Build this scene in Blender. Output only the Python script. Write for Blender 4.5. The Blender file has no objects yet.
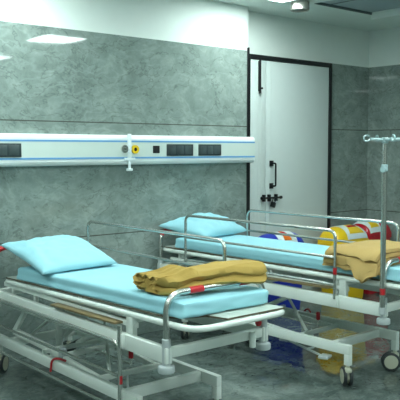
import bpy, bmesh, math, random
from mathutils import Vector, Matrix, noise
random.seed(7)
sc = bpy.context.scene
R = math.radians

# ------------------------------------------------------------------ camera
YAW = R(49.645); PITCH = R(3.983); F_PX = 732.66
cam_d = bpy.data.cameras.new('camera'); cam = bpy.data.objects.new('camera', cam_d)
sc.collection.objects.link(cam); sc.camera = cam
cam_d.sensor_width = 36; cam_d.sensor_fit = 'HORIZONTAL'; cam_d.lens = 36 * F_PX / 400
cam_d.clip_start = 0.05; cam_d.clip_end = 60
cam.location = (0, 0, 1.6)
fw = Vector((math.cos(YAW) * math.cos(PITCH), math.sin(YAW) * math.cos(PITCH), -math.sin(PITCH)))
cam.rotation_euler = fw.to_track_quat('-Z', 'Y').to_euler()

# ------------------------------------------------------------------ light, exposure
sc.view_settings.view_transform = 'Standard'; sc.view_settings.look = 'None'
sc.view_settings.exposure = 1.6; sc.view_settings.gamma = 1.0
sc.view_settings.use_curve_mapping = False
world = bpy.data.worlds.new('world'); sc.world = world; world.use_nodes = True
world.node_tree.nodes['Background'].inputs[0].default_value = (0.70, 0.95, 0.90, 1)
world.node_tree.nodes['Background'].inputs[1].default_value = 0.25
PANEL_COL = (0.84, 1.0, 0.955); PANEL_STRENGTH = 11.0
# (x, y, strength factor) of the square ceiling light panels
PANELS = [(4.70, 4.42, 1.0), (2.35, 4.42, 1.0), (4.55, 2.12, 1.0), (4.60, 0.0, 1.0), (2.35, 2.12, 1.0),
          (2.35, 0.0, 1.0), (0.1, 4.42, 1.0), (0.1, 2.12, 1.0), (0.1, 0.0, 1.0), (0.1, -2.1, 1.0), (2.35, -2.1, 1.0), (4.6, -2.1, 1.0)]  # panels over and behind the camera: unseen fill added for camera-facing sides
CEIL = 2.95

# ------------------------------------------------------------------ materials
def mat(name, col, rough=0.5, metal=0.0, spec=0.5, bump=None, coat=0.0, mottle=0.0):
    m = bpy.data.materials.new(name); m.use_nodes = True
    nt = m.node_tree; b = nt.nodes['Principled BSDF']
    b.inputs['Base Color'].default_value = (*col, 1); b.inputs['Roughness'].default_value = rough
    b.inputs['Metallic'].default_value = metal; b.inputs['Specular IOR Level'].default_value = spec
    b.inputs['Coat Weight'].default_value = coat
    tc = nt.nodes.new('ShaderNodeTexCoord')
    n = nt.nodes.new('ShaderNodeTexNoise'); n.inputs['Scale'].default_value = 9; n.inputs['Detail'].default_value = 4
    nt.links.new(tc.outputs['Object'], n.inputs['Vector'])
    mx = nt.nodes.new('ShaderNodeMix'); mx.data_type = 'RGBA'
    k = max(mottle, 0.03)
    mx.inputs[6].default_value = (*[c * (1 - k) for c in col], 1); mx.inputs[7].default_value = (*[min(1, c * (1 + k)) for c in col], 1)
    nt.links.new(n.outputs['Fac'], mx.inputs[0]); nt.links.new(mx.outputs[2], b.inputs['Base Color'])
    if bump:
        n2 = nt.nodes.new('ShaderNodeTexNoise'); n2.inputs['Scale'].default_value = bump[0]; n2.inputs['Detail'].default_value = 3
        nt.links.new(tc.outputs['Object'], n2.inputs['Vector'])
        bp = nt.nodes.new('ShaderNodeBump'); bp.inputs['Strength'].default_value = bump[1]; bp.inputs['Distance'].default_value = bump[2]
        nt.links.new(n2.outputs['Fac'], bp.inputs['Height']); nt.links.new(bp.outputs['Normal'], b.inputs['Normal'])
    return m

def emis(name, col, s):
    m = bpy.data.materials.new(name); m.use_nodes = True; nt = m.node_tree; nt.nodes.clear()
    e = nt.nodes.new('ShaderNodeEmission'); o = nt.nodes.new('ShaderNodeOutputMaterial')
    e.inputs[0].default_value = (*col, 1); e.inputs[1].default_value = s
    nt.links.new(e.outputs[0], o.inputs[0]); return m

def marble(name, dark, mid, light, rough, grout_z=None, grout_col=(0.05, 0.06, 0.055), floor=False, wav=0.012):
    m = bpy.data.materials.new(name); m.use_nodes = True; nt = m.node_tree; L = nt.links.new
    b = nt.nodes['Principled BSDF']; b.inputs['Roughness'].default_value = rough
    tc = nt.nodes.new('ShaderNodeTexCoord')
    def N(t, **k):
        n = nt.nodes.new(t)
        for a, v in k.items(): n.inputs[a].default_value = v
        return n
    warp = N('ShaderNodeTexNoise', Scale=1.6, Detail=5.0); L(tc.outputs['Object'], warp.inputs['Vector'])
    sub = nt.nodes.new('ShaderNodeVectorMath'); sub.operation = 'MULTIPLY_ADD'
    L(warp.outputs['Color'], sub.inputs[0]); sub.inputs[1].default_value = (.35, .35, .35); L(tc.outputs['Object'], sub.inputs[2])
    big = N('ShaderNodeTexNoise', Scale=1.5, Detail=6.0, Roughness=0.6); L(sub.outputs[0], big.inputs['Vector'])
    fine = N('ShaderNodeTexNoise', Scale=7.0, Detail=9.0, Roughness=0.8); L(sub.outputs[0], fine.inputs['Vector'])
    cr = nt.nodes.new('ShaderNodeValToRGB'); e = cr.color_ramp
    e.elements[0].position = 0.38; e.elements[0].color = (*dark, 1); e.elements[1].position = 0.64; e.elements[1].color = (*light, 1)
    x = e.elements.new(0.5); x.color = (*mid, 1)
    mixf = nt.nodes.new('ShaderNodeMath'); mixf.operation = 'MULTIPLY_ADD'; mixf.inputs[1].default_value = 0.55
    h = nt.nodes.new('ShaderNodeMath'); h.operation = 'MULTIPLY'; h.inputs[1].default_value = 0.45
    L(big.outputs['Fac'], h.inputs[0]); L(fine.outputs['Fac'], mixf.inputs[0]); L(h.outputs[0], mixf.inputs[2]); L(mixf.outputs[0], cr.inputs[0])
    # veins: thin ridges where a warped noise crosses its middle
    def vein(scale, width, off):
        v = N('ShaderNodeTexNoise', Scale=scale, Detail=4.0, Roughness=0.6)
        mp = nt.nodes.new('ShaderNodeMapping'); mp.inputs['Location'].default_value = off; mp.inputs['Rotation'].default_value = (0.3, 0.6, 0.5)
        mp.inputs['Scale'].default_value = (1, 1.3, 2.0)
        L(sub.outputs[0], mp.inputs['Vector']); L(mp.outputs[0], v.inputs['Vector'])
        a = nt.nodes.new('ShaderNodeMath'); a.operation = 'SUBTRACT'; a.inputs[1].default_value = 0.5; L(v.outputs['Fac'], a.inputs[0])
        c = nt.nodes.new('ShaderNodeMath'); c.operation = 'ABSOLUTE'; L(a.outputs[0], c.inputs[0])
        r = nt.nodes.new('ShaderNodeMapRange'); r.inputs['From Min'].default_value = 0; r.inputs['From Max'].default_value = width
        r.inputs['To Min'].default_value = 1; r.inputs['To Max'].default_value = 0; L(c.outputs[0], r.inputs['Value'])
        return r.outputs[0]
    def blend(prev, fac_socket, col, amt):
        g = nt.nodes.new('ShaderNodeMath'); g.operation = 'MULTIPLY'; g.inputs[1].default_value = amt; L(fac_socket, g.inputs[0])
        mx = nt.nodes.new('ShaderNodeMix'); mx.data_type = 'RGBA'; L(g.outputs[0], mx.inputs[0]); L(prev, mx.inputs[6]); mx.inputs[7].default_value = (*col, 1)
        return mx.outputs[2]
    lt = tuple(min(1, c * 1.35) for c in light); dk = tuple(c * 0.55 for c in dark)
    out = blend(cr.outputs[0], vein(1.1, 0.022, (0, 0, 0)), lt, 0.22)
    out = blend(out, vein(2.9, 0.03, (5, 2, 1)), lt, 0.2)
    out = blend(out, vein(2.6, 0.013, (3, 7, 4)), dk, 0.5)
    sep = nt.nodes.new('ShaderNodeSeparateXYZ'); L(tc.outputs['Object'], sep.inputs[0])
    def line(sock, z0, w):
        a = nt.nodes.new('ShaderNodeMath'); a.operation = 'SUBTRACT'; a.inputs[1].default_value = z0; L(sock, a.inputs[0])
        c = nt.nodes.new('ShaderNodeMath'); c.operation = 'ABSOLUTE'; L(a.outputs[0], c.inputs[0])
        l = nt.nodes.new('ShaderNodeMath'); l.operation = 'LESS_THAN'; l.inputs[1].default_value = w; L(c.outputs[0], l.inputs[0]); return l.outputs[0]
    for z in (grout_z or []):
        out = blend(out, line(sep.outputs['Z'], z, 0.0045), grout_col, 0.85)
    if floor:
        for s, p, o in ((sep.outputs['X'], 1.2, 0.25), (sep.outputs['Y'], 0.6, 0.1)):
            a = nt.nodes.new('ShaderNodeMath'); a.operation = 'ADD'; a.inputs[1].default_value = o; L(s, a.inputs[0])
            q = nt.nodes.new('ShaderNodeMath'); q.operation = 'PINGPONG'; q.inputs[1].default_value = p; L(a.outputs[0], q.inputs[0])
            out = blend(out, line(q.outputs[0], 0.0, 0.0015), grout_col, 0.5)
    L(out, b.inputs['Base Color'])
    wn = N('ShaderNodeTexNoise', Scale=3.0, Detail=1.0); L(tc.outputs['Object'], wn.inputs['Vector'])
    bp = nt.nodes.new('ShaderNodeBump'); bp.inputs['Strength'].default_value = wav; bp.inputs['Distance'].default_value = 0.05
    L(wn.outputs['Fac'], bp.inputs['Height']); L(bp.outputs['Normal'], b.inputs['Normal'])
    return m

M = {}
M['wall_tile'] = marble('wall_tile', (0.163, 0.207, 0.194), (0.222, 0.276, 0.258), (0.31, 0.372, 0.35), 0.04, [0.893, 1.815], (0.06, 0.06, 0.05))
M['floor_tile'] = marble('floor_tile', (0.045, 0.065, 0.062), (0.095, 0.125, 0.117), (0.20, 0.24, 0.225), 0.05, floor=True, wav=0.012)
M['paint'] = mat('white_wall_paint', (0.78, 0.84, 0.81), 0.6)
M['ceil'] = mat('ceiling_paint', (0.70, 0.78, 0.74), 0.7)
M['grid'] = mat('ceiling_tile', (0.34, 0.42, 0.44), 0.8, bump=(60, 0.2, 0.01))
M['grid_bar'] = mat('ceiling_bar', (0.10, 0.13, 0.13), 0.6)
M['black'] = mat('black_metal', (0.012, 0.014, 0.016), 0.35, 0.3)
M['door'] = mat('door_laminate', (0.62, 0.69, 0.68), 0.35)
M['white_metal'] = mat('white_powder_coat', (0.72, 0.78, 0.74), 0.32, coat=0.3)
M['steel'] = mat('brushed_steel', (0.66, 0.66, 0.63), 0.26, 1.0)
M['grey_plastic'] = mat('grey_plastic', (0.42, 0.47, 0.48), 0.45)
M['rubber'] = mat('black_rubber', (0.025, 0.032, 0.035), 0.55)
M['cream'] = mat('cream_plastic', (0.52, 0.53, 0.42), 0.45)
M['sheet'] = mat('light_blue_sheet', (0.31, 0.61, 0.70), 0.85, bump=(300, 0.1, 0.002))
M['blanket'] = mat('mustard_blanket', (0.42, 0.28, 0.07), 0.95, bump=(220, 0.35, 0.004), mottle=0.12)
M['blanket_light'] = mat('tan_blanket', (0.46, 0.31, 0.11), 0.95, bump=(220, 0.35, 0.004), mottle=0.10)
M['red'] = mat('red_plastic', (0.50, 0.012, 0.02), 0.35)
M['brown'] = mat('brown_laminate', (0.21, 0.155, 0.07), 0.4, mottle=0.2)
M['board'] = mat('bed_board', (0.50, 0.56, 0.51), 0.45)
M['board_edge'] = mat('bed_board_edge', (0.10, 0.08, 0.05), 0.6)
M['panel'] = mat('head_panel_white', (0.80, 0.84, 0.83), 0.3)
M['panel_mid'] = mat('head_panel_cream', (0.62, 0.70, 0.66), 0.35)
M['stripe'] = mat('blue_stripe', (0.14, 0.36, 0.66), 0.4)
M['socket'] = mat('dark_socket', (0.030, 0.045, 0.050), 0.4)
M['outlet'] = mat('outlet_face', (0.055, 0.075, 0.08), 0.3, mottle=0.9)
M['socket_hole'] = mat('socket_hole', (0.004, 0.005, 0.006), 0.6)
M['yellow'] = mat('yellow_plastic', (0.85, 0.55, 0.01), 0.35)
M['bin_red'] = mat('red_bin_plastic', (0.50, 0.008, 0.02), 0.22, coat=0.4)
M['bin_blue'] = mat('blue_bin_plastic', (0.015, 0.035, 0.42), 0.3, coat=0.3)
M['bin_white'] = mat('white_bin_plastic', (0.75, 0.82, 0.84), 0.35)
M['orange'] = mat('orange_label', (0.75, 0.16, 0.01), 0.5)
M['nickel'] = mat('brushed_nickel', (0.50, 0.49, 0.45), 0.42, 1.0)
M['acrylic'] = mat('pale_blue_plastic', (0.36, 0.50, 0.52), 0.2, coat=0.5)
M['light'] = emis('ceiling_light_diffuser', PANEL_COL, PANEL_STRENGTH)

# ------------------------------------------------------------------ helpers
def link(o, parent=None):
    sc.collection.objects.link(o)
    if parent: o.parent = parent
    return o
def build(name, bm, m, parent=None, smooth=True, angle=40):
    me = bpy.data.meshes.new(name); bmesh.ops.recalc_face_normals(bm, faces=bm.faces); bm.to_mesh(me); bm.free()
    ms = m if isinstance(m, (list, tuple)) else [m]
    for x in ms: me.materials.append(x)
    if smooth:
        me.polygons.foreach_set('use_smooth', [True] * len(me.polygons)); me.set_sharp_from_angle(angle=R(angle))
    return link(bpy.data.objects.new(name, me), parent)
def tag(o, label=None, cat=None, group=None, kind=None):
    if label: o['label'] = label
    if cat: o['category'] = cat
    if group: o['group'] = group
    if kind: o['kind'] = kind
    return o
def empty(name, loc=(0, 0, 0), rz=0, **k):
    o = bpy.data.objects.new(name, None); o.location = loc; o.rotation_euler = (0, 0, rz); o.empty_display_size = 0.1
    link(o); return tag(o, **k)
def copy_tree(o, parent=None):
    c = o.copy(); sc.collection.objects.link(c); c.parent = parent
    for ch in list(o.children): copy_tree(ch, c)
    return c
def box(bm, a, b, bev=0.0, mi=0, mtx=None, seg=1):
    """axis aligned box from corner a to corner b"""
    t = bmesh.new(); bmesh.ops.create_cube(t, size=1)
    for v in t.verts: v.co = Vector([(a[i] + b[i]) / 2 + v.co[i] * (b[i] - a[i]) for i in range(3)])
    if bev > 0: bmesh.ops.bevel(t, geom=t.edges[:], offset=bev, segments=seg + 1, affect='EDGES', profile=0.5)
    if mtx: bmesh.ops.transform(t, matrix=mtx, verts=t.verts)
    merge(bm, t, mi); return bm
def merge(bm, t, mi=0):
    mp = {v: bm.verts.new(v.co) for v in t.verts}
    for f in t.faces:
        try: g = bm.faces.new([mp[v] for v in f.verts]); g.material_index = mi
        except ValueError: pass
    t.free()
def bar(bm, p, q, w, h, bev=0.003, mi=0):
    """box section bar from p to q; h measured along the up side"""
    p = Vector(p); q = Vector(q); d = q - p; L = d.length; d.normalize()
    up = Vector((0, 0, 1)) if abs(d.z) < 0.95 else Vector((0, 1, 0))
    s = d.cross(up).normalized(); u = s.cross(d)
    mt = Matrix(((s.x, d.x, u.x, p.x), (s.y, d.y, u.y, p.y), (s.z, d.z, u.z, p.z), (0, 0, 0, 1)))
    return box(bm, (-w / 2, 0, -h / 2), (w / 2, L, h / 2), bev, mi, mt)
def fillet(pts, r, n=6, closed=False):
    pts = [Vector(p) for p in pts]; out = []; N = len(pts)
    for i, p in enumerate(pts):
        if not closed and i in (0, N - 1): out.append(p); continue
        a = pts[i - 1]; b = pts[(i + 1) % N]; da = (a - p); db = (b - p)
        rr = min(r, da.length * 0.49, db.length * 0.49)
        A = p + da.normalized() * rr; B = p + db.normalized() * rr
        for k in range(n + 1):
            t = k / n; out.append(A * (1 - t) ** 2 + p * 2 * t * (1 - t) + B * t * t)
    return out
def tube(bm, pts, r, n=10, closed=False, mi=0, caps=True):
    pts = [Vector(p) for p in pts]; N = len(pts); rings = []
    def tan(i):
        if closed: return (pts[(i + 1) % N] - pts[i - 1]).normalized()
        return (pts[min(i + 1, N - 1)] - pts[max(i - 1, 0)]).normalized()
    t0 = tan(0); u = t0.orthogonal().normalized()
    for i in range(N):
        t = tan(i); u = (u - t * u.dot(t)).normalized(); w = t.cross(u)
        rings.append([bm.verts.new(pts[i] + (u * math.cos(2 * math.pi * k / n) + w * math.sin(2 * math.pi * k / n)) * (r if not callable(r) else r(i / (N - 1)))) for k in range(n)])
    for i in range(N if closed else N - 1):
        A = rings[i]; B = rings[(i + 1) % N]
        sh = 0
        if closed and i == N - 1:
            sh = min(range(n), key=lambda s: (A[0].co - B[s].co).length)
        for k in range(n):
            f = bm.faces.new((A[k], A[(k + 1) % n], B[(k + 1 + sh) % n], B[(k + sh) % n])); f.material_index = mi
    if caps and not closed:
        bm.faces.new(rings[0]).material_index = mi; bm.faces.new(rings[-1]).material_index = mi
    return bm
def lathe(bm, prof, n=24, mtx=None, mi=0):
    """prof: list of (r, z)"""
    t = bmesh.new(); rings = []
    for r, z in prof: rings.append([t.verts.new((r * math.cos(2 * math.pi * k / n), r * math.sin(2 * math.pi * k / n), z)) for k in range(n)])
    for a, b in zip(rings, rings[1:]):
        for k in range(n): t.faces.new((a[k], a[(k + 1) % n], b[(k + 1) % n], b[k]))
    if prof[0][0] > 1e-5: t.faces.new(rings[0][::-1])
    if prof[-1][0] > 1e-5: t.faces.new(rings[-1])
    bmesh.ops.remove_doubles(t, verts=t.verts, dist=1e-5)
    if mtx: bmesh.ops.transform(t, matrix=mtx, verts=t.verts)
    merge(bm, t, mi); return bm
def T(x, y, z): return Matrix.Translation((x, y, z))
def cyl(bm, p, q, r, n=16, bev=0.0, mi=0):
    p = Vector(p); q = Vector(q); d = q - p; L = d.length
    mt = Matrix.Translation(p) @ d.to_track_quat('Z', 'Y').to_matrix().to_4x4()
    pr = [(r, 0), (r, L)] if bev <= 0 else [(r - bev, 0), (r, bev), (r, L - bev), (r - bev, L)]
    return lathe(bm, pr, n, mt, mi)
B = bmesh.new

# ------------------------------------------------------------------ room shell
YW = 5.10      # tiled wall with the bed head panel
YD = 5.25      # recessed wall that holds the door
XE = 4.935     # end of the tiled wall
XC = 7.02      # right wall
X0, Y0 = -2.2, -3.0
TT = 2.537     # top of tile cladding
def struct(name, bm, m, parent=None, smooth=False):
    o = build(name, bm, m, parent, smooth)
    if parent is None: o['kind'] = 'structure'
    return o
struct('floor', box(B(), (X0 - .1, Y0 - .1, -0.1), (XC + .1, YD + .1, 0)), M['floor_tile'])
def wall(name, a, b):
    bm = B(); box(bm, (a[0], a[1], 0), (b[0], b[1], TT), mi=0); box(bm, (a[0], a[1], TT), (b[0], b[1], 3.15), mi=1)
    return struct(name, bm, [M['wall_tile'], M['paint']])
wall('wall_back', (X0, YW, 0), (XE, YD + .1, 0))
wall('wall_recess', (XE, YD, 0), (XC, YD + .1, 0))
wall('wall_right', (XC, Y0, 0), (XC + .1, YD + .1, 0))
wall('wall_left', (X0 - .1, Y0, 0), (X0, YD + .1, 0))
wall('wall_front', (X0 - .1, Y0 - .1, 0), (XC + .1, Y0, 0))
# ceiling with a shallow recess of grid tiles
GX0, GX1, GY0, GY1 = 5.30, 6.17, 2.6, 4.60
bm = B()
box(bm, (X0 - .1, Y0 - .1, CEIL), (XC + .1, GY0, CEIL + .08)); box(bm, (X0 - .1, GY1, CEIL), (XC + .1, YD + .1, CEIL + .08))
box(bm, (X0 - .1, GY0, CEIL), (GX0, GY1, CEIL + .08)); box(bm, (GX1, GY0, CEIL), (XC + .1, GY1, CEIL + .08))
ceiling = struct('ceiling', bm, M['ceil'])
bm = B(); box(bm, (GX0 - .001, GY0 - .001, CEIL + .022), (GX1 + .001, GY1 + .001, CEIL + .04))
build('grid_panel', bm, M['grid'], ceiling, False)
bm = B()
box(bm, (GX0, GY1 - .014, CEIL - .002), (GX1, GY1 - .001, CEIL + .021))
box(bm, (GX0, 3.98, CEIL + .016), (GX1, 3.99, CEIL + .021)); box(bm, (GX0, 3.38, CEIL + .016), (GX1, 3.39, CEIL + .021))
box(bm, (5.52, GY0, CEIL + .016), (5.53, GY1 - .014, CEIL + .021))
build('grid_bar', bm, M['grid_bar'], ceiling, False)
build('cove_trim', box(B(), (GX1, GY0, CEIL - .045), (GX1 + .03, GY1, CEIL + .0), .002), M['paint'], ceiling, False)
# black metal edge trim where the tiled wall ends
struct('trim_1', box(B(), (XE - .012, YW - .012, 0), (XE + .012, YW + .02, TT + .03), 0.002), M['black'])

# ------------------------------------------------------------------ door
door = empty('door_1', (5.04, YD, 0), kind='structure')
DW, DH = 1.275, 2.53
bm = B()
box(bm, (0.0, -.045, 0), (0.035, -.002, DH), .003); box(bm, (DW - .04, -.045, 0), (DW, -.002, DH), .003); box(bm, (0.035, -.045, DH - .045), (DW - .04, -.002, DH), .003)
build('door_frame', bm, M['black'], door)
GAP = 0.265
def leaf(x0, x1, ribs):
    bm = B(); box(bm, (x0, -.032, 0.01), (x1, -.003, DH - .048), .003)
    for rx in ribs: box(bm, (rx - .004, -.0345, 0.01), (rx + .004, -.031, DH - .05), .001)
    return bm
build('door_leaf', leaf(.037, GAP - .003, (.10, .15, .20)), M['door'], door)
build('door_leaf', leaf(GAP + .003, DW - .042, (.33,)), M['door'], door)
def handle(x, z0, z1):
    bm = B()
    for z in (z0, z1): box(bm, (x - .03, -.047, z - .028), (x + .022, -.034, z + .028), .004)
    tube(bm, fillet([(x, -.045, z0), (x + .012, -.085, z0), (x + .012, -.085, z1), (x, -.045, z1)], .015), .009, 8)
    return bm
build('door_handle', handle(.345, 1.225, 1.455), M['black'], door)
bm = B(); box(bm, (.147, -.046, 2.17), (.173, -.034, 2.47), .003); tube(bm, [(.16, -.052, 2.15), (.16, -.052, DH - .05)], .011, 8)
tube(bm, [(.16, -.058, 2.2), (.16, -.085, 2.2)], .010, 8)
build('tower_bolt', bm, M['black'], door)
bm = B(); tube(bm, [(.20, -.055, 1.105), (.46, -.055, 1.105)], .010, 8)
for x in (.225, .30, .40): box(bm, (x - .014, -.064, 1.07), (x + .014, -.034, 1.14), .003)
lathe(bm, [(.0, 0), (.015, 0), (.017, .02), (0.0, .024)], 10, T(.205, -.055, 1.105) @ Matrix.Rotation(R(-90), 4, 'Y'))
lathe(bm, [(.0, 0), (.015, 0), (.017, .02), (0.0, .024)], 10, T(.455, -.055, 1.105) @ Matrix.Rotation(R(90), 4, 'Y'))
build('latch_bolt', bm, M['black'], door)
bm = B(); tube(bm, fillet([(-.018, 0, -.05), (-.018, 0, 0), (.018, 0, 0), (.018, 0, -.05)], .017), .005, 8); box(bm, (-.03, -.012, -.10), (.03, .012, -.045), .006)
pad = build('padlock', bm, M['black']); pad.location = (5.04 + .35, YD - .078, 1.105); pad.rotation_euler = (0, R(18), 0)
tag(pad, 'small black padlock hanging from the horizontal bolt of the white door', 'padlock')

# ------------------------------------------------------------------ bed head panel on the wall
PY = YW; PF = YW - .08
panel = empty('bed_head_panel', (X0 + .02, PY, 1.47), label='long white wall service panel with two blue stripes and dark socket banks above the beds', cat='wall panel')
px0 = X0 + .02; PL = 4.955 - px0
bm = B()
prof = [(0, 0), (-.055, 0), (-.072, .012), (-.080, .03), (-.080, .215), (-.072, .232), (-.055, .245), (0, .245)]
ra = [bm.verts.new((0, y, z)) for y, z in prof]; rb = [bm.verts.new((PL, y, z)) for y, z in prof]
for i in range(len(prof)): j = (i + 1) % len(prof); bm.faces.new((ra[i], ra[j], rb[j], rb[i]))
bm.faces.new(ra); bm.faces.new(rb)
build('housing', bm, M['panel'], panel, True, 20)
build('fascia', box(B(), (0, -.0825, .064), (PL - .001, -.079, .186)), M['panel_mid'], panel, False)
for z in (.050, .186): build('blue_stripe', box(B(), (0, -.084, z), (PL - .004, -.079, z + .014)), M['stripe'], panel, False)
def socket_bank(x0, x1):
    bm = B(); box(bm, (x0 - px0, -.090, .070), (x1 - px0, -.080, .172), .003)
    o = build('socket_bank', bm, M['socket'], panel)
    n = 3 if x1 - x0 > .2 else 1; w = (x1 - x0 - .03) / n
    for i in range(n):
        cx = x0 - px0 + .015 + w * (i + .5)
        bm = B(); box(bm, (cx - w * .42, -.0925, .083), (cx + w * .42, -.0899, .159), .001)
        build('outlet_face', bm, M['outlet'], o)
for a, b in ((2.21, 2.52), (3.885, 4.180), (4.245, 4.515), (-.35, -.06)): socket_bank(a, b)
bm = B(); box(bm, (3.738 - px0, -.088, .094), (3.808 - px0, -.08, .158), .004); build('nurse_call_switch', bm, M['socket_hole'], panel)
def ringd(bm, x, z, r0, r1, y0, y1, mi=0):
    lathe(bm, [(r0, 0), (r1, 0), (r1, y1 - y0), (r0, y1 - y0), (r0, 0)], 20, T(x - px0, -y0, z) @ Matrix.Rotation(R(90), 4, 'X'), mi)
bm = B(); ringd(bm, 3.443, .130, .016, .033, .080, .098); ringd(bm, 3.443, .130, 0.002, .010, .080, .105); build('gas_outlet', bm, M['steel'], panel)
bm = B(); ringd(bm, 3.548, .127, .016, .036, .080, .100); yo = build('gas_outlet', bm, M['yellow'], panel); yo['label'] = 'yellow ring gas outlet'
build('outlet_core', (lambda b: (ringd(b, 3.548, .127, .001, .017, .08, .095), b)[1])(B()), M['socket_hole'], yo)
bm = B(); box(bm, (3.475 - px0, -.098, .04), (3.508 - px0, -.081, .255), .004)
box(bm, (3.44 - px0, -.10, .035), (3.545 - px0, -.083, .058), .004)
cyl(bm, (3.49 - px0, -.09, -.035), (3.49 - px0, -.09, .04), .012, 10); cyl(bm, (3.49 - px0, -.09, -.052), (3.49 - px0, -.09, -.03), .028, 14, .004)
for z in (.10, .13, .16): cyl(bm, (3.49 - px0, -.098, z), (3.49 - px0, -.108, z), .013, 10)
build('suction_bracket', bm, M['bin_white'], panel)

# ------------------------------------------------------------------ ceiling lights
def ceiling_panel(x, y, k, label):
    o = empty('ceiling_light', (x, y, CEIL), label=label, cat='ceiling light', group='square ceiling light panels')
    bm = B()
    for a, b in (((-.3, -.3), (.3, -.28)), ((-.3, .28), (.3, .3)), ((-.3, -.28), (-.28, .28)), ((.28, -.28), (.3, .28))):
        box(bm, (a[0], a[1], -.013), (b[0], b[1], -.001))
    build('frame', bm, M['paint'], o, False)
    build('diffuser', box(B(), (-.279, -.279, -.010), (.279, .279, -.002)), M['light'], o, False)
ceiling_panel(*PANELS[0], 'square ceiling light panel nearest the round metal ceiling lamp')
for p, d in zip(PANELS[1:], ('above the head of the first bed', 'above the open floor right of centre', 'farthest toward the front on the right',
        'above the foot of the first bed', 'near the front wall', 'in the far left corner', 'over the left side of the room', 'left of the camera, added as unseen fill', 'in the near left corner of the room, added as unseen fill', 'behind the camera, added as unseen fill', 'in the near right corner of the room, added as unseen fill')):
    ceiling_panel(*p, 'square ceiling light panel ' + d)
cl = empty('ceiling_lamp', (5.125, 4.615, CEIL), label='round brushed metal can lamp on the ceiling in front of the door', cat='ceiling light')
bm = B(); lathe(bm, [(.082, -.001), (.086, -.006), (.088, -.078), (.082, -.084), (.072, -.084), (.070, -.064), (0.0, -.064)], 32); build('housing', bm, M['nickel'], cl)
bm = B(); lathe(bm, [(0.001, -.066), (.068, -.066), (.068, -.070), (.03, -.074), (0.001, -.075)], 24); build('lens', bm, M['socket'], cl)

# ------------------------------------------------------------------ beds
BEDS = {1: ((2.19, 2.835), R(-.377), 1.99), 2: ((3.867, 2.748), R(1.671), 2.25)}
W = 0.675
TILT = {1: .026, 2: 0.0}
def caster(parent, u, v, ang, ztop):
    c = empty_child('caster', parent, (u, v, 0), ang)
    # wheel axle along local x
    for s in (-1, 1):
        bm = B(); lathe(bm, [(.030, -.011), (.058, -.012), (.066, -.007), (.067, 0), (.066, .007), (.058, .012), (.030, .011), (.030, -.011)], 28,
                        T(s * .020, 0.030, .068) @ Matrix.Rotation(R(90), 4, 'Y'))
        w = build('wheel', bm, M['rubber'], c)
        bm = B(); lathe(bm, [(.003, -.013), (.040, -.014), (.050, -.0125), (.050, .0125), (.040, .014), (.003, .013)], 24, T(s * .020, 0.030, .068) @ Matrix.Rotation(R(90), 4, 'Y'))
        build('hub', bm, M['cream'], w)
    bm = B(); box(bm, (-.007, -.015, .05), (.007, .050, ztop - .03), .003)
    cyl(bm, (-.036, .030, .068), (.036, .030, .068), .007, 10)
    box(bm, (-.022, -.026, ztop - .05), (.022, .028, ztop - .018), .007)
    cyl(bm, (0, 0, ztop - .03), (0, 0, ztop), .014, 12)
    build('fork', bm, M['cream'], c)
    return c
def empty_child(name, parent, loc, rz=0):
    o = bpy.data.objects.new(name, None); o.location = loc; o.rotation_euler = (0, 0, rz); o.empty_display_size = .05
    return link(o, parent)
def side_rail(bed, u, v0, v1, dz, post_bottom):
    bm = B(); zt = 1.058 + dz
    tube(bm, fillet([(u, v0, post_bottom + dz), (u, v0, zt), (u, v1, zt), (u, v1, post_bottom + dz)], .06, 7), .0115, 10)
    for z in (.878, .695): tube(bm, [(u, v0, z + dz), (u, v1, z + dz)], .0095, 8)
    r = build('side_rail', bm, M['steel'], bed)
    return r
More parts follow.
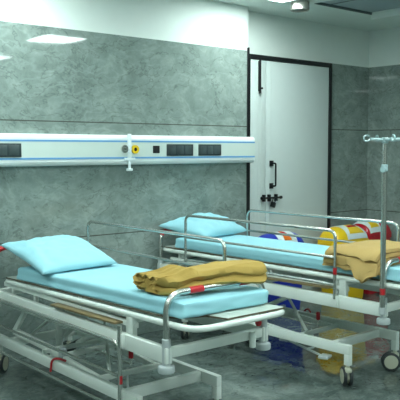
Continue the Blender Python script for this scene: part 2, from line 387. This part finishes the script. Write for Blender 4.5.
def make_bed(n, label, lowered, wheels):
    (bx, by), rz, L = BEDS[n]
    bed = empty('hospital_bed', (bx, by, 0), rz, label=label, cat='bed', group='hospital beds in front of the service panel')
    wm = M['white_metal']
    # lower base
    vb, vh = .27, (2.02 if n == 1 else 1.99)
    K = TILT[n]; tl = lambda v: -K * max(0, v)
    bm = B()
    for u in (.03, .59): bar(bm, (u, vb, .255), (u, vh, .255), .038, .066, .004)
    for v in (vb + .16, vh - .16): bar(bm, (.049, v, .255), (.571, v, .255), .038, .058, .004)
    for u in (.03, .59):
        for v in (vb + .022, vh - .022): box(bm, (u - .0185, v - .022, .150), (u + .0185, v + .022, .2225), .003)
    build('base_frame', bm, wm, bed)
    k = 0
    for v in (vb + .022, vh - .022):
        for u in (.03, .59): caster(bed, u, v, wheels[k], .150); k += 1
    # upper frame
    bm = B(); zc = .578
    for u in (0, W): bar(bm, (u, -.022, zc), (u, L + .022, zc), .040, .082, .004)
    for v in (0, L): bar(bm, (.02, v, zc + .010), (W - .02, v, zc + .010), .036, .050, .004)
    bar(bm, (.02, L * .55, zc), (W - .02, L * .55, zc), .035, .05, .004)
    build('upper_frame', bm, wm, bed)
    # struts that carry the mattress platform
    bm = B()
    for v in (.40, 1.06, 1.47, L - .2):
        for u in (.05, W - .05):
            box(bm, (u - .012, v - .014, .60), (u + .012, v + .014, .735 + tl(v)), .003)
    for u in (.035, W - .035): bar(bm, (u, .30, .665), (u, L - .1, .665), .022, .030, .003)
    for v in (.33,):
        for u in (.022, W - .022): box(bm, (u - .016, v - .028, .600), (u + .016, v + .028, .730), .004)
    for v in (.33, 1.0, L - .25): bar(bm, (.03, v, .70 + tl(v)), (W - .03, v, .70 + tl(v)), .025, .03, .003)
    build('platform_strut', bm, wm, bed)
    # white tubular rim
    bm = B(); z = .736; u0, u1, v0, v1 = .018, .668, -.205, (1.90 if n == 1 else L + .03)
    tube(bm, fillet([(u0, v0, z), (u1, v0, z), (u1, v1, z + tl(v1)), (u0, v1, z + tl(v1))], .12, 8, True), .0165, 12, True)
    build('platform_rim', bm, wm, bed)
    # sheet boards inside the rim, with a dark edge
    segs = [(-.195, .52), (.53, 1.12), (1.13, 1.87 if n == 1 else L - .01)]
    for i, (a, b) in enumerate(segs):
        bm = B()
        if i == 0: outl = [(.03, .06), (.05, .0), (.13, -.05), (.20, -.07), (.235, a), (.64, a), (.64, b), (.03, b)]
        else: outl = [(.03, a), (.64, a), (.64, b), (.03, b)]
        lo = [bm.verts.new((x, y, .753 + tl(y))) for x, y in outl]; hi = [bm.verts.new((x, y, .763 + tl(y))) for x, y in outl]
        bm.faces.new(lo[::-1]); bm.faces.new(hi)
        for q in range(len(outl)):
            w = (q + 1) % len(outl); f = bm.faces.new((lo[q], lo[w], hi[w], hi[q])); f.material_index = 1
        build('mattress_board', bm, [M['board'], M['board_edge']], bed, False)
    # end hoops with red grip sleeves
    for v, s in ((0, 1), (L, -1)):
        hz = .885 if s > 0 else .905
        path = fillet([(0, v, .60), (0, v, hz), (W, v, hz), (W, v, .60)], .105, 9)
        h = build('end_rail', tube(B(), path, .0165, 12), M['steel'], bed)
        if s > 0:
            g = tube(B(), [(.145, v, hz), (.235, v, hz)], .0178, 12)
            g2 = build('grip_sleeve', tube(B(), [(.49, v, hz), (.565, v, hz)], .0178, 12), M['red'], h); g2['label'] = 'red sleeve'
        else: g = tube(B(), path[4:11] + [Vector((.16, v, hz))], .0178, 12)
        gr = build('grip_sleeve', g, M['red'], h); gr['label'] = 'red sleeve'
        for u in (0, W):
            bm = B(); cyl(bm, (u, v, .525), (u, v, .660), .0225, 16, .003); build('rail_socket', bm, M['grey_plastic'], bed)
            bm = B(); lathe(bm, [(.012, .530), (.026, .528), (.040, .524), (.043, .518), (.043, .496), (.040, .490), (.012, .488)], 22, T(u, v, 0)); build('corner_bumper', bm, M['grey_plastic'], bed)
    # white socket tube beside the far foot post
    bm = B(); cyl(bm, (.562, -.034, .525), (.562, -.034, .615), .018, 14, .003); bar(bm, (.562, -.03, .59), (.562, 0, .59), .02, .02, .002); build('pole_socket', bm, wm, bed)
    bm = B(); lathe(bm, [(0.001, .628), (.012, .630), (.018, .642), (.018, .655), (.010, .664), (0.001, .665)], 14, T(.628, -.01, 0)); kn = build('release_knob', bm, M['red'], bed); kn['label'] = 'red knob'
    # side rails
    fr = W + .035
    side_rail(bed, fr, .36, 1.90, 0, .60); side_rail(bed, -.035 if not lowered else -.038, .36, 1.88, -.488 if lowered else 0, .60 if not lowered else .02 + .605)
    # rail brackets
    for u in (-.028, W + .028):
        for v in (.36, 1.90 if u > 0 else 1.88): build('rail_bracket', box(B(), (u - .012, v - .024, .545), (u + .012, v + .024, .622), .003), wm, bed)
    for (u, v) in ((-.036, .36), (fr, .36)):
        dz = -.488 if (lowered and u < 0) else 0
        if lowered and u < 0:
            bm = B(); tube(bm, [(u - .001, v, .20), (u - .001, v, .665)], .0125, 10); build('guide_post', bm, M['steel'], bed)
        zz = .375 if dz else .79
        bm = B(); tube(bm, [(u, v, zz - .025), (u, v, zz + .02)], .0132, 10); s = build('post_sleeve', bm, M['red'], bed); s['label'] = 'red post sleeve'
    # lifting linkage
    bm = B()
    for u in (.105, .515):
        bar(bm, (u, L - .08, .315), (u, 1.22, .290), .030, .045, .003)
        bar(bm, (u, 1.20, .270), (u, .80, .240), .030, .040, .003)
        bar(bm, (u, L - .10, .33), (u, L - .30, .53), .026, .036, .003)
    bar(bm, (.09, 1.22, .29), (.53, 1.22, .29), .03, .03, .003); bar(bm, (.05, .80, .24), (.57, .80, .24), .03, .03, .003)
    build('lift_linkage', bm, wm, bed)
    bm = B(); cyl(bm, (.30, 1.62, .16), (.30, 1.62, .56), .024, 14); box(bm, (.25, 1.57, .15), (.35, 1.67, .19), .004)
    cyl(bm, (.33, 1.10, .45), (.33, 1.52, .24), .019, 12)
    cyl(bm, (.42, 1.75, .26), (.42, 1.35, .52), .015, 12); cyl(bm, (.2, 1.85, .28), (.2, 1.45, .52), .012, 10)
    cyl(bm, (.15, .75, .28), (.40, 1.2, .50), .011, 10)
    bar(bm, (.03, 1.35, .30), (.59, 1.35, .30), .028, .028, .003)
    build('lift_column', bm, M['white_metal'], bed)
    build('lift_motor', cyl(B(), (.33, 1.42, .29), (.33, 1.55, .225), .027, 14, .004), M['rubber'], bed); build('pivot_block', box(B(), (.085, 1.20, .275), (.125, 1.25, .335), .006), M['grey_plastic'], bed)
    # crank
    bm = B(); tube(bm, fillet([(.33, 1.2, .29), (.33, .79, .285), (.33, .79, .35)], .02), .0075, 8); cr = build('crank', bm, M['steel'], bed)
    bm = B(); cyl(bm, (.33, .79, .325), (.33, .79, .385), .015, 12, .004); x = build('crank_grip', bm, M['red'], cr); x['label'] = 'red grip'
    # brake lever hooked over the base beam
    bu_ = .0 if n == 1 else .59
    bm = B(); s = -1 if n == 1 else 1
    uu = .03
    tube(bm, fillet([(uu - .032, 1.19, .215), (uu - .034, 1.17, .29), (uu - .026, 1.12, .315), (uu + .01, 1.07, .300)], .03), .0075, 8)
    if n == 2:
        for vert in bm.verts: vert.co.x = .62 - vert.co.x
    br = build('brake_lever', bm, M['red'], bed); br['label'] = 'red curved lever'
    # foot pedals
    bm = B(); tube(bm, [(.36, 1.12, .105), (.20, .64, .105)], .0095, 8); tube(bm, fillet([(.27, .85, .105), (.33, .82, .11), (.36, .88, .235)], .02), .008, 8)
    pd = build('pedal_bar', bm, M['bin_white'], bed)
    for (u, v) in ((.365, 1.14), (.20, .62)):
        bm = B(); bar(bm, (u - .045, v - .014, .107), (u + .045, v + .014, .107), .075, .020, .006); build('pedal', bm, M['bin_white'] if n == 2 else M['grey_plastic'], pd)
    # brown tray leaf under the platform
    bm = B(); bar(bm, (.030, .42, .664), (.030, 1.13, .650), .120, .012, .002); x = build('side_tray', bm, M['brown'], bed); x['label'] = 'brown laminate slat'
    return bed
bed1 = make_bed(1, 'nearer white hospital bed with the near side rail lowered and mustard blanket at its foot', True, (R(30), R(-20), R(-48), R(15)))
bed2 = make_bed(2, 'white hospital bed beside the door with raised rails and a drip pole at its foot', False, (R(-38), R(42), R(-45), R(10)))

def on_bed(n, u, v, z):
    (bx, by), t, L = BEDS[n]
    return Vector((bx + u * math.cos(t) - v * math.sin(t), by + u * math.sin(t) + v * math.cos(t), z))

# ------------------------------------------------------------------ mattresses
def rounded_box(a, b, r, n, disp):
    """n: (nx,ny,nz) subdivisions; disp(p, nrm)->offset"""
    bm = B(); verts = {}
    lo = [a[i] + r for i in range(3)]; hi = [b[i] - r for i in range(3)]
    def vert(key):
        if key in verts: return verts[key]
        p = Vector([a[i] + (b[i] - a[i]) * key[i] / n[i] for i in range(3)])
        c = Vector([min(max(p[i], lo[i]), hi[i]) for i in range(3)]); d = (p - c)
        nr = d.normalized() if d.length > 1e-9 else Vector((0, 0, 1))
        q = c + nr * r
        verts[key] = bm.verts.new(q + disp(q, nr)); return verts[key]
    for ax in range(3):
        o = [i for i in range(3) if i != ax]
        for side in (0, n[ax]):
            for i in range(n[o[0]]):
                for j in range(n[o[1]]):
                    ks = []
                    for di, dj in ((0, 0), (1, 0), (1, 1), (0, 1)):
                        k = [0, 0, 0]; k[ax] = side; k[o[0]] = i + di; k[o[1]] = j + dj; ks.append(tuple(k))
                    bm.faces.new([vert(k) for k in ks])
    return bm
def make_mattress(n, v0, v1, label):
    def disp(q, nr):
        f = noise.noise(Vector((q.x * 3, q.y * 2.2, q.z * 5 + n * 9))) * .004 + noise.noise(Vector((q.x * 9, q.y * 7, q.z * 14 + n * 3))) * .0018
        if nr.z < -.3: f = 0
        fold = 0
        if q.y < v0 + .12 and nr.z < .8: fold = .007 * noise.noise(Vector((q.x * 10, q.z * 30, 3)))
        return nr * (f + fold)
    bm = rounded_box((.035, v0, .766), (.630, v1, .846), .020, (34, 90, 8), disp)
    for vv in bm.verts:
        if vv.co.z < .80 and vv.co.x < .08:   # loose hem of the sheet along the near edge
            k = (.80 - vv.co.z) / .034
            vv.co.x -= .018 * k * (1 + .5 * noise.noise(Vector((vv.co.y * 4, 1, n))))
        vv.co.z -= TILT[n] * max(0, vv.co.y)
    o = build('mattress', bm, M['sheet']); o.location = on_bed(n, 0, 0, 0); o.rotation_euler = (0, 0, BEDS[n][1])
    return tag(o, label, 'mattress', 'mattresses in light blue sheets')
make_mattress(1, -.095, 1.715, 'thin mattress in a light blue sheet on the nearer bed')
make_mattress(2, -.10, 2.10, 'thin mattress in a light blue sheet on the bed beside the door')

# ------------------------------------------------------------------ pillows
def make_pillow(n, A, Bc, C, D, h, label, seed, down=.5, drop=.0):
    A, Bc, C, D = [Vector(p) for p in (A, Bc, C, D)]
    N = 36; bm = B(); top = {}; bot = {}
    nrm = ((Bc - A).cross(D - A)).normalized()
    for i in range(N + 1):
        for j in range(N + 1):
            a = i / N; b = j / N
            # corners stick out, edges pull in
            pin = .030
            ax = a + pin * math.sin(math.pi * b) * (1 - 2 * a) * (1 if abs(1 - 2 * a) > .0 else 0)
            bx = b + pin * math.sin(math.pi * a) * (1 - 2 * b)
            p = A * (1 - ax) * (1 - bx) + Bc * ax * (1 - bx) + C * ax * bx + D * (1 - ax) * bx
            t = (max(0, 1 - abs(2 * a - 1) ** 2.2) ** .5) * (max(0, 1 - abs(2 * b - 1) ** 2.2) ** .5)
            wv = Vector((p.x * 7 + seed, p.y * 7, 1.3))
            wr = .014 * noise.noise(wv) + .012 * noise.noise(wv * 2.3) + .004 * noise.noise(wv * 5)
            edge = min(a, 1 - a, b, 1 - b)
            rad = .022 * noise.noise(Vector((p.x * 16, p.y * 5, seed))) * max(0, 1 - edge * 3)
            top[i, j] = bm.verts.new(p + nrm * (h * t + (wr + rad) * min(1, edge * 8)))
            if 0 < i < N and 0 < j < N:
                q = p - nrm * (h * down * t)
                q.z = max(q.z, .848 - TILT[n] * q.y)
                bot[i, j] = bm.verts.new(q)
            else: bot[i, j] = top[i, j]
    for i in range(N):
        for j in range(N):
            bm.faces.new((top[i, j], top[i + 1, j], top[i + 1, j + 1], top[i, j + 1]))
            vs = [bot[i, j], bot[i, j + 1], bot[i + 1, j + 1], bot[i + 1, j]]
            if len(set(vs)) == 4:
                try: bm.faces.new(vs)
                except ValueError: pass
    o = build('pillow', bm, M['sheet'], angle=180); o.location = on_bed(n, 0, 0, 0); o.rotation_euler = (0, 0, BEDS[n][1])
    return tag(o, label, 'pillow', 'pillows in light blue cases')
make_pillow(1, (-.03, 1.22, .822), (.54, 1.235, .835), (.63, 1.90, .942), (.01, 1.93, .935), .082, 'plump light blue pillow at the head of the nearer bed', 2.1)
make_pillow(2, (.12, 1.83, .862), (.72, 1.90, .872), (.68, 2.34, .985), (-.02, 2.27, .940), .098, 'light blue pillow at the head of the bed beside the door', 7.7)

# ------------------------------------------------------------------ blankets
def serpentine(width, layers, t, gap=.004, seed=0):
    """centre line of a folded cloth, x across 0..width, z up; returns points"""
    pts = []; z = t / 2
    for l in range(layers):
        x0 = .012 + .018 * noise.noise(Vector((l * 3.1, seed, 0))); x1 = width - .012 + .022 * noise.noise(Vector((l * 2.7, seed, 5)))
        xs = [x0 + (x1 - x0) * k / 12 for k in range(13)]
        if l % 2: xs = xs[::-1]
        for x in xs: pts.append((x, z))
        if l < layers - 1:
            xe = xs[-1]; s = 1 if l % 2 == 0 else -1; r = (t + gap) / 2
            for k in range(1, 5):
                a = -math.pi / 2 + math.pi * k / 5
                pts.append((xe + s * r * 1.15 * math.cos(a), z + r + r * math.sin(a)))
        z += t + gap
    return pts
def cloth_sweep(name, m, prof, t, N, place, label, cat, group):
    """prof centre line, place(s, x, z)->Vector; thickness made by offsetting both sides"""
    P = len(prof); outer = []; inner = []
    for i in range(P):
        a = Vector(prof[max(i - 1, 0)]); b = Vector(prof[min(i + 1, P - 1)]); d = (b - a).normalized(); nn = Vector((-d.y, d.x))
        p = Vector(prof[i]); outer.append(p + nn * t * .48); inner.append(p - nn * t * .48)
    e0 = Vector(prof[0]) + (Vector(prof[0]) - Vector(prof[1])).normalized() * t * .35
    e1 = Vector(prof[-1]) + (Vector(prof[-1]) - Vector(prof[-2])).normalized() * t * .35
    loop = [e0] + outer + [e1] + inner[::-1]; K = len(loop)
    bm = B(); rings = []
    for s in range(N + 1):
        ss = s / N
        rings.append([bm.verts.new(place(ss, q.x, q.y)) for q in loop])
    for s in range(N):
        for k in range(K): bm.faces.new((rings[s][k], rings[s][(k + 1) % K], rings[s + 1][(k + 1) % K], rings[s + 1][k]))
    for r in (rings[0], rings[-1]):
        for k in range(P - 1):
            # cap as strip between outer and inner sides
            bm.faces.new((r[1 + k], r[2 + k], r[K - 2 - k], r[K - 1 - k]))
        bm.faces.new((r[0], r[1], r[K - 1])); bm.faces.new((r[P], r[P + 1], r[P + 2]))
    o = build(name, bm, m, angle=65)
    return tag(o, label, cat, group)

# blanket 1: long folded bundle across the foot of bed 1, its far end resting on the end rail
t1 = .046
prof1 = serpentine(.19, 2, t1, .002, 2)
prof1 = [(a[0] + (b[0] - a[0]) * k / 3, a[1] + (b[1] - a[1]) * k / 3) for a, b in zip(prof1, prof1[1:]) for k in range(3)] + [prof1[-1]]
def place1(s, x, z):
    # s runs from the near side of the bed to the far side
    e = min(1, s / .06, (1 - s) / .08); e = math.sqrt(max(0, 1 - (1 - e) ** 2))
    k = .42 + .58 * e
    x = .095 + (x - .095) * k; z = .048 + (z - .048) * (.55 + .45 * e)
    near = max(0, 1 - s / .42); near = near * near * (3 - 2 * near)
    wid = 1.0 + .42 * near - .22 * s
    u = .055 + .60 * s; vc = .235 - .235 * s - .055 * math.sin(math.pi * s)
    # bunched narrow folds on the near part
    q = Vector((s * 7, x * 10, z * 12))
    ridge = math.sin(z * 2 * math.pi / .027 + 3 * noise.noise(q)) * .011 * near
    top_r = math.sin((x * 1.0 + s * .25) * 2 * math.pi / .055 + 4 * noise.noise(q * .7)) * .008 * near * min(1, z / .06)
    v = vc + (x - .095) * wid + (ridge if x < .095 else -ridge) * (1 if abs(x - .095) > .05 else 0) + .004 * noise.noise(q * 1.3)
    u += (-ridge * 1.4 if s < .12 else 0) + .02 * near * noise.noise(q * .8)
    hump = .030 * math.exp(-((s - .24) / .07) ** 2) * (z / .09) * (1 if x > .02 else .6)
    zz = .847 + .055 * min(1, max(0, (s - .12) / .5)) + z * (1 - .06 * s) + top_r + hump + .003 * noise.noise(q * 1.7)
    zz -= min(.035, max(0, -.025 - v) * .75)
    return on_bed(1, u, v, max(zz, .8465))
cloth_sweep('blanket', M['blanket'], prof1, t1, 110, place1, 'rolled mustard brown blanket lying across the foot of the nearer bed', 'blanket', 'folded mustard blankets')

# blanket 2: thick folded stack on the near foot corner of bed 2, draping over the near edge
t2 = .0215
prof2 = serpentine(.60, 4, t2, .0055, 8)
def place2(s, x, z):
    # s along v (0 = foot), x along u
    zn = z / .105
    v = .015 + .47 * s + .06 * zn * (.5 - s)
    u = -.024 + x * .93
    lay = int(z / .027)
    # layers end at different places along the near edge
    edge = max(0, 1 - x / .16)
    u += edge * .055 * noise.noise(Vector((s * 2.2 + lay * 3.7, lay * 1.9, 2.2)))
    over = math.exp(-((s - .22) / .16) ** 2) * (1 - .35 * lay / 3)
    u -= edge * over * .030
    if s > .55: u = max(u, -.020)
    zz = .849 + z + .004 * noise.noise(Vector((s * 4, x * 6, z * 30))) * min(1, zn * 4) + .006 * zn * noise.noise(Vector((s * 7, x * 9, lay)))
    d = max(0, .050 - u)
    zz -= (d * .55 + d * d * 5.5) * (.75 + .25 * over) * (1 - .25 * zn) * (1 + .35 * noise.noise(Vector((s * 5, lay * 2.0, 4))))
    zz -= .028 * max(0, s - .75) * zn
    return on_bed(2, u, v, max(zz, .8475) if u > .045 else zz)
cloth_sweep('blanket', M['blanket_light'], prof2, t2, 44, place2, 'thick flat-folded tan blanket draped over the foot corner of the bed beside the door', 'blanket', 'folded mustard blankets')

# ------------------------------------------------------------------ drip stand
(bx, by), rz2, L2 = BEDS[2]
p = on_bed(2, -.041, -.016, 0)
iv = empty('drip_stand', (p.x, p.y, .56), rz2, label='tall metal drip pole with pale four-hook head at the foot of the far bed', cat='drip stand')
bm = B(); cyl(bm, (0, 0, 0), (0, 0, .93), .0175, 16, .002); build('lower_pole', bm, M['steel'], iv)
bm = B(); cyl(bm, (0, 0, .93), (0, 0, 1.10), .0135, 12); build('upper_pole', bm, M['steel'], iv)
bm = B(); cyl(bm, (0, 0, .90), (0, 0, .945), .021, 16, .004); cyl(bm, (-.015, -.012, .915), (-.055, -.035, .915), .008, 10); lathe(bm, [(.001, 0), (.02, .004), (.02, .018), (.001, .02)], 12, T(-.05, -.033, .915) @ Matrix.Rotation(R(-90), 4, 'Y'))
build('height_clamp', bm, M['acrylic'], iv)
bm = B(); ca = -(math.pi / 2 - YAW) - rz2
for k in range(4):
    a = R(8) + k * math.pi / 2 - R(40)
    c, s = math.cos(a), math.sin(a)
    pts = [(0, 0, 1.098), (.05 * c, .05 * s, 1.096), (.100 * c, .100 * s, 1.100)]
    tube(bm, pts, .012, 10)
    cx = .12
    ring = [((cx + .020 * math.cos(q)) * c, (cx + .020 * math.cos(q)) * s, 1.106 + .019 * math.sin(q)) for q in [R(200) + R(300) * i / 14 for i in range(15)]]
    tube(bm, ring, .0055, 8)
cyl(bm, (0, 0, 1.075), (0, 0, 1.112), .022, 16, .005)
build('hook_head', bm, M['acrylic'], iv)
bm = B(); tube(bm, [(.0, 0, .125), (.0, 0, .165)], .0180, 12); x = build('pole_label', bm, M['red'], iv); x['label'] = 'red sticker'
bm = B(); cyl(bm, (0, 0, .0), (0, 0, .045), .022, 14, .003); build('pole_foot', bm, M['grey_plastic'], iv)

# ------------------------------------------------------------------ waste bins
def make_bin(x, y, h, body, lid_l, label, patch, rz=0, w=.31, d=.28):
    o = empty('waste_bin', (x, y, 0), rz, label=label, cat='waste bin', group='coloured clinical waste bins by the door wall')
    hb = h - .17
    bm = B(); rings = []
    def rr(wx, wy, z, rad=.04):
        pts = []
        for cx, cy, a0 in ((wx - rad, wy - rad, 0), (-wx + rad, wy - rad, 90), (-wx + rad, -wy + rad, 180), (wx - rad, -wy + rad, 270)):
            for k in range(5): a = R(a0 + k * 22.5); pts.append((cx + rad * math.cos(a), cy + rad * math.sin(a), z))
        return [bm.verts.new(q) for q in pts]
    for z, k in ((0.0, .80), (.015, .83), (hb * .5, .91), (hb - .04, .97), (hb - .035, 1.02), (hb, 1.02)): rings.append(rr(w / 2 * k, d / 2 * k, z))
    for a, b in zip(rings, rings[1:]):
        for k in range(len(a)): bm.faces.new((a[k], a[(k + 1) % len(a)], b[(k + 1) % len(a)], b[k]))
    bm.faces.new(rings[0]); bm.faces.new(rings[-1]); build('bin_body', bm, body, o)
    # domed lid: arch section running in x, rounded toward the top
    def dome(k, z0, mlist, x0=-w / 2, x1=w / 2, nm='lid', par=o, pad=0.0):
        bm = B(); N = 16; S = 12; rows = []
        for i in range(S + 1):
            xx = x0 + (x1 - x0) * i / S; e = abs(2 * xx / w) ; ek = (max(0, 1 - min(1, e * .985) ** 5)) ** .35
            row = []
            for j in range(N + 1):
                a = math.pi * j / N; row.append(bm.verts.new((xx, -(d / 2 + pad) * math.cos(a) * (.86 + .14 * ek), z0 + (.165 * ek * .9 + .165 * .1 + pad) * math.sin(a) ** .8)))
            rows.append(row)
        for i in range(S):
            for j in range(N): bm.faces.new((rows[i][j], rows[i + 1][j], rows[i + 1][j + 1], rows[i][j + 1]))
        for rw in (rows[0], rows[-1]): bm.faces.new(rw)
        bm.faces.new([r[0] for r in rows] + [r[-1] for r in rows[::-1]])
        return build(nm, bm, mlist, par)
    lid = dome(1, hb + .001, lid_l)
    # white flap that covers the front half of the dome, with a coloured patch and warning sign
    def patchgrid(nm, m, a0, a1, x0, x1, pad, shape=None):
        bm = B(); N = 14; S = 10; T_ = {}; Bt = {}
        for i in range(S + 1):
            for j in range(N + 1):
                aa = R(a0 + (a1 - a0) * j / N); f = (shape(j / N) if shape else 1); mid = (x0 + x1) / 2; xx = mid + (x0 + (x1 - x0) * i / S - mid) * f
                e = abs(2 * xx / w); ek = (max(0, 1 - min(1, e * .985) ** 5)) ** .35
                def P(pd): return (xx, -(d / 2 + pd) * math.cos(aa) * (.86 + .14 * ek), hb + .001 + (.165 * ek * .9 + .0165 + pd) * math.sin(aa) ** .8)
                T_[i, j] = bm.verts.new(P(pad)); Bt[i, j] = bm.verts.new(P(pad - .004))
        for i in range(S):
            for j in range(N):
                bm.faces.new((T_[i, j], T_[i + 1, j], T_[i + 1, j + 1], T_[i, j + 1])); bm.faces.new((Bt[i, j], Bt[i, j + 1], Bt[i + 1, j + 1], Bt[i + 1, j]))
        for i in range(S):
            for j in (0, N): bm.faces.new((T_[i, j], T_[i + 1, j], Bt[i + 1, j], Bt[i, j]))
        for j in range(N):
            for i in (0, S): bm.faces.new((T_[i, j], T_[i, j + 1], Bt[i, j + 1], Bt[i, j]))
        return build(nm, bm, m, lid)
    fl = patchgrid('flap', M['bin_white'], 10, 150, patch[0], patch[1], .006)
    fl['label'] = 'white flap'
    c = (patch[0] + patch[1]) / 2; hw = (patch[1] - patch[0]) * (.36 if patch[2] == 'y' else .2)
    patchgrid('sign', M['yellow'] if patch[2] == 'y' else M['orange'], 30, 88, c - hw, c + hw, .009, lambda t: 1 - .55 * t)
    patchgrid('sign_mark', M['bin_red'], 62, 76, c - hw * .55, c + hw * .55, .0115)
    # foot pedal
    bm = B(); box(bm, (-.05, -d / 2 - .05, .02), (.05, -d / 2 * .83 + .01, .035), .005); build('pedal', bm, M['rubber'], o)
    return o
make_bin(5.24, 4.97, .785, M['bin_blue'], M['bin_blue'], 'blue pedal waste bin with white flap, leftmost of the three bins', (-.12, .13, 'o'), w=.53)
make_bin(6.17, 4.91, .79, M['yellow'], M['yellow'], 'yellow pedal waste bin with white flap between the blue and red bins', (-.12, .21, 'y'), w=.49, d=.32)
make_bin(6.76, 5.0, .815, M['bin_red'], M['bin_red'], 'red pedal waste bin with white flap, rightmost of the three bins', (-.19, .0, 'y'), w=.42, d=.30)
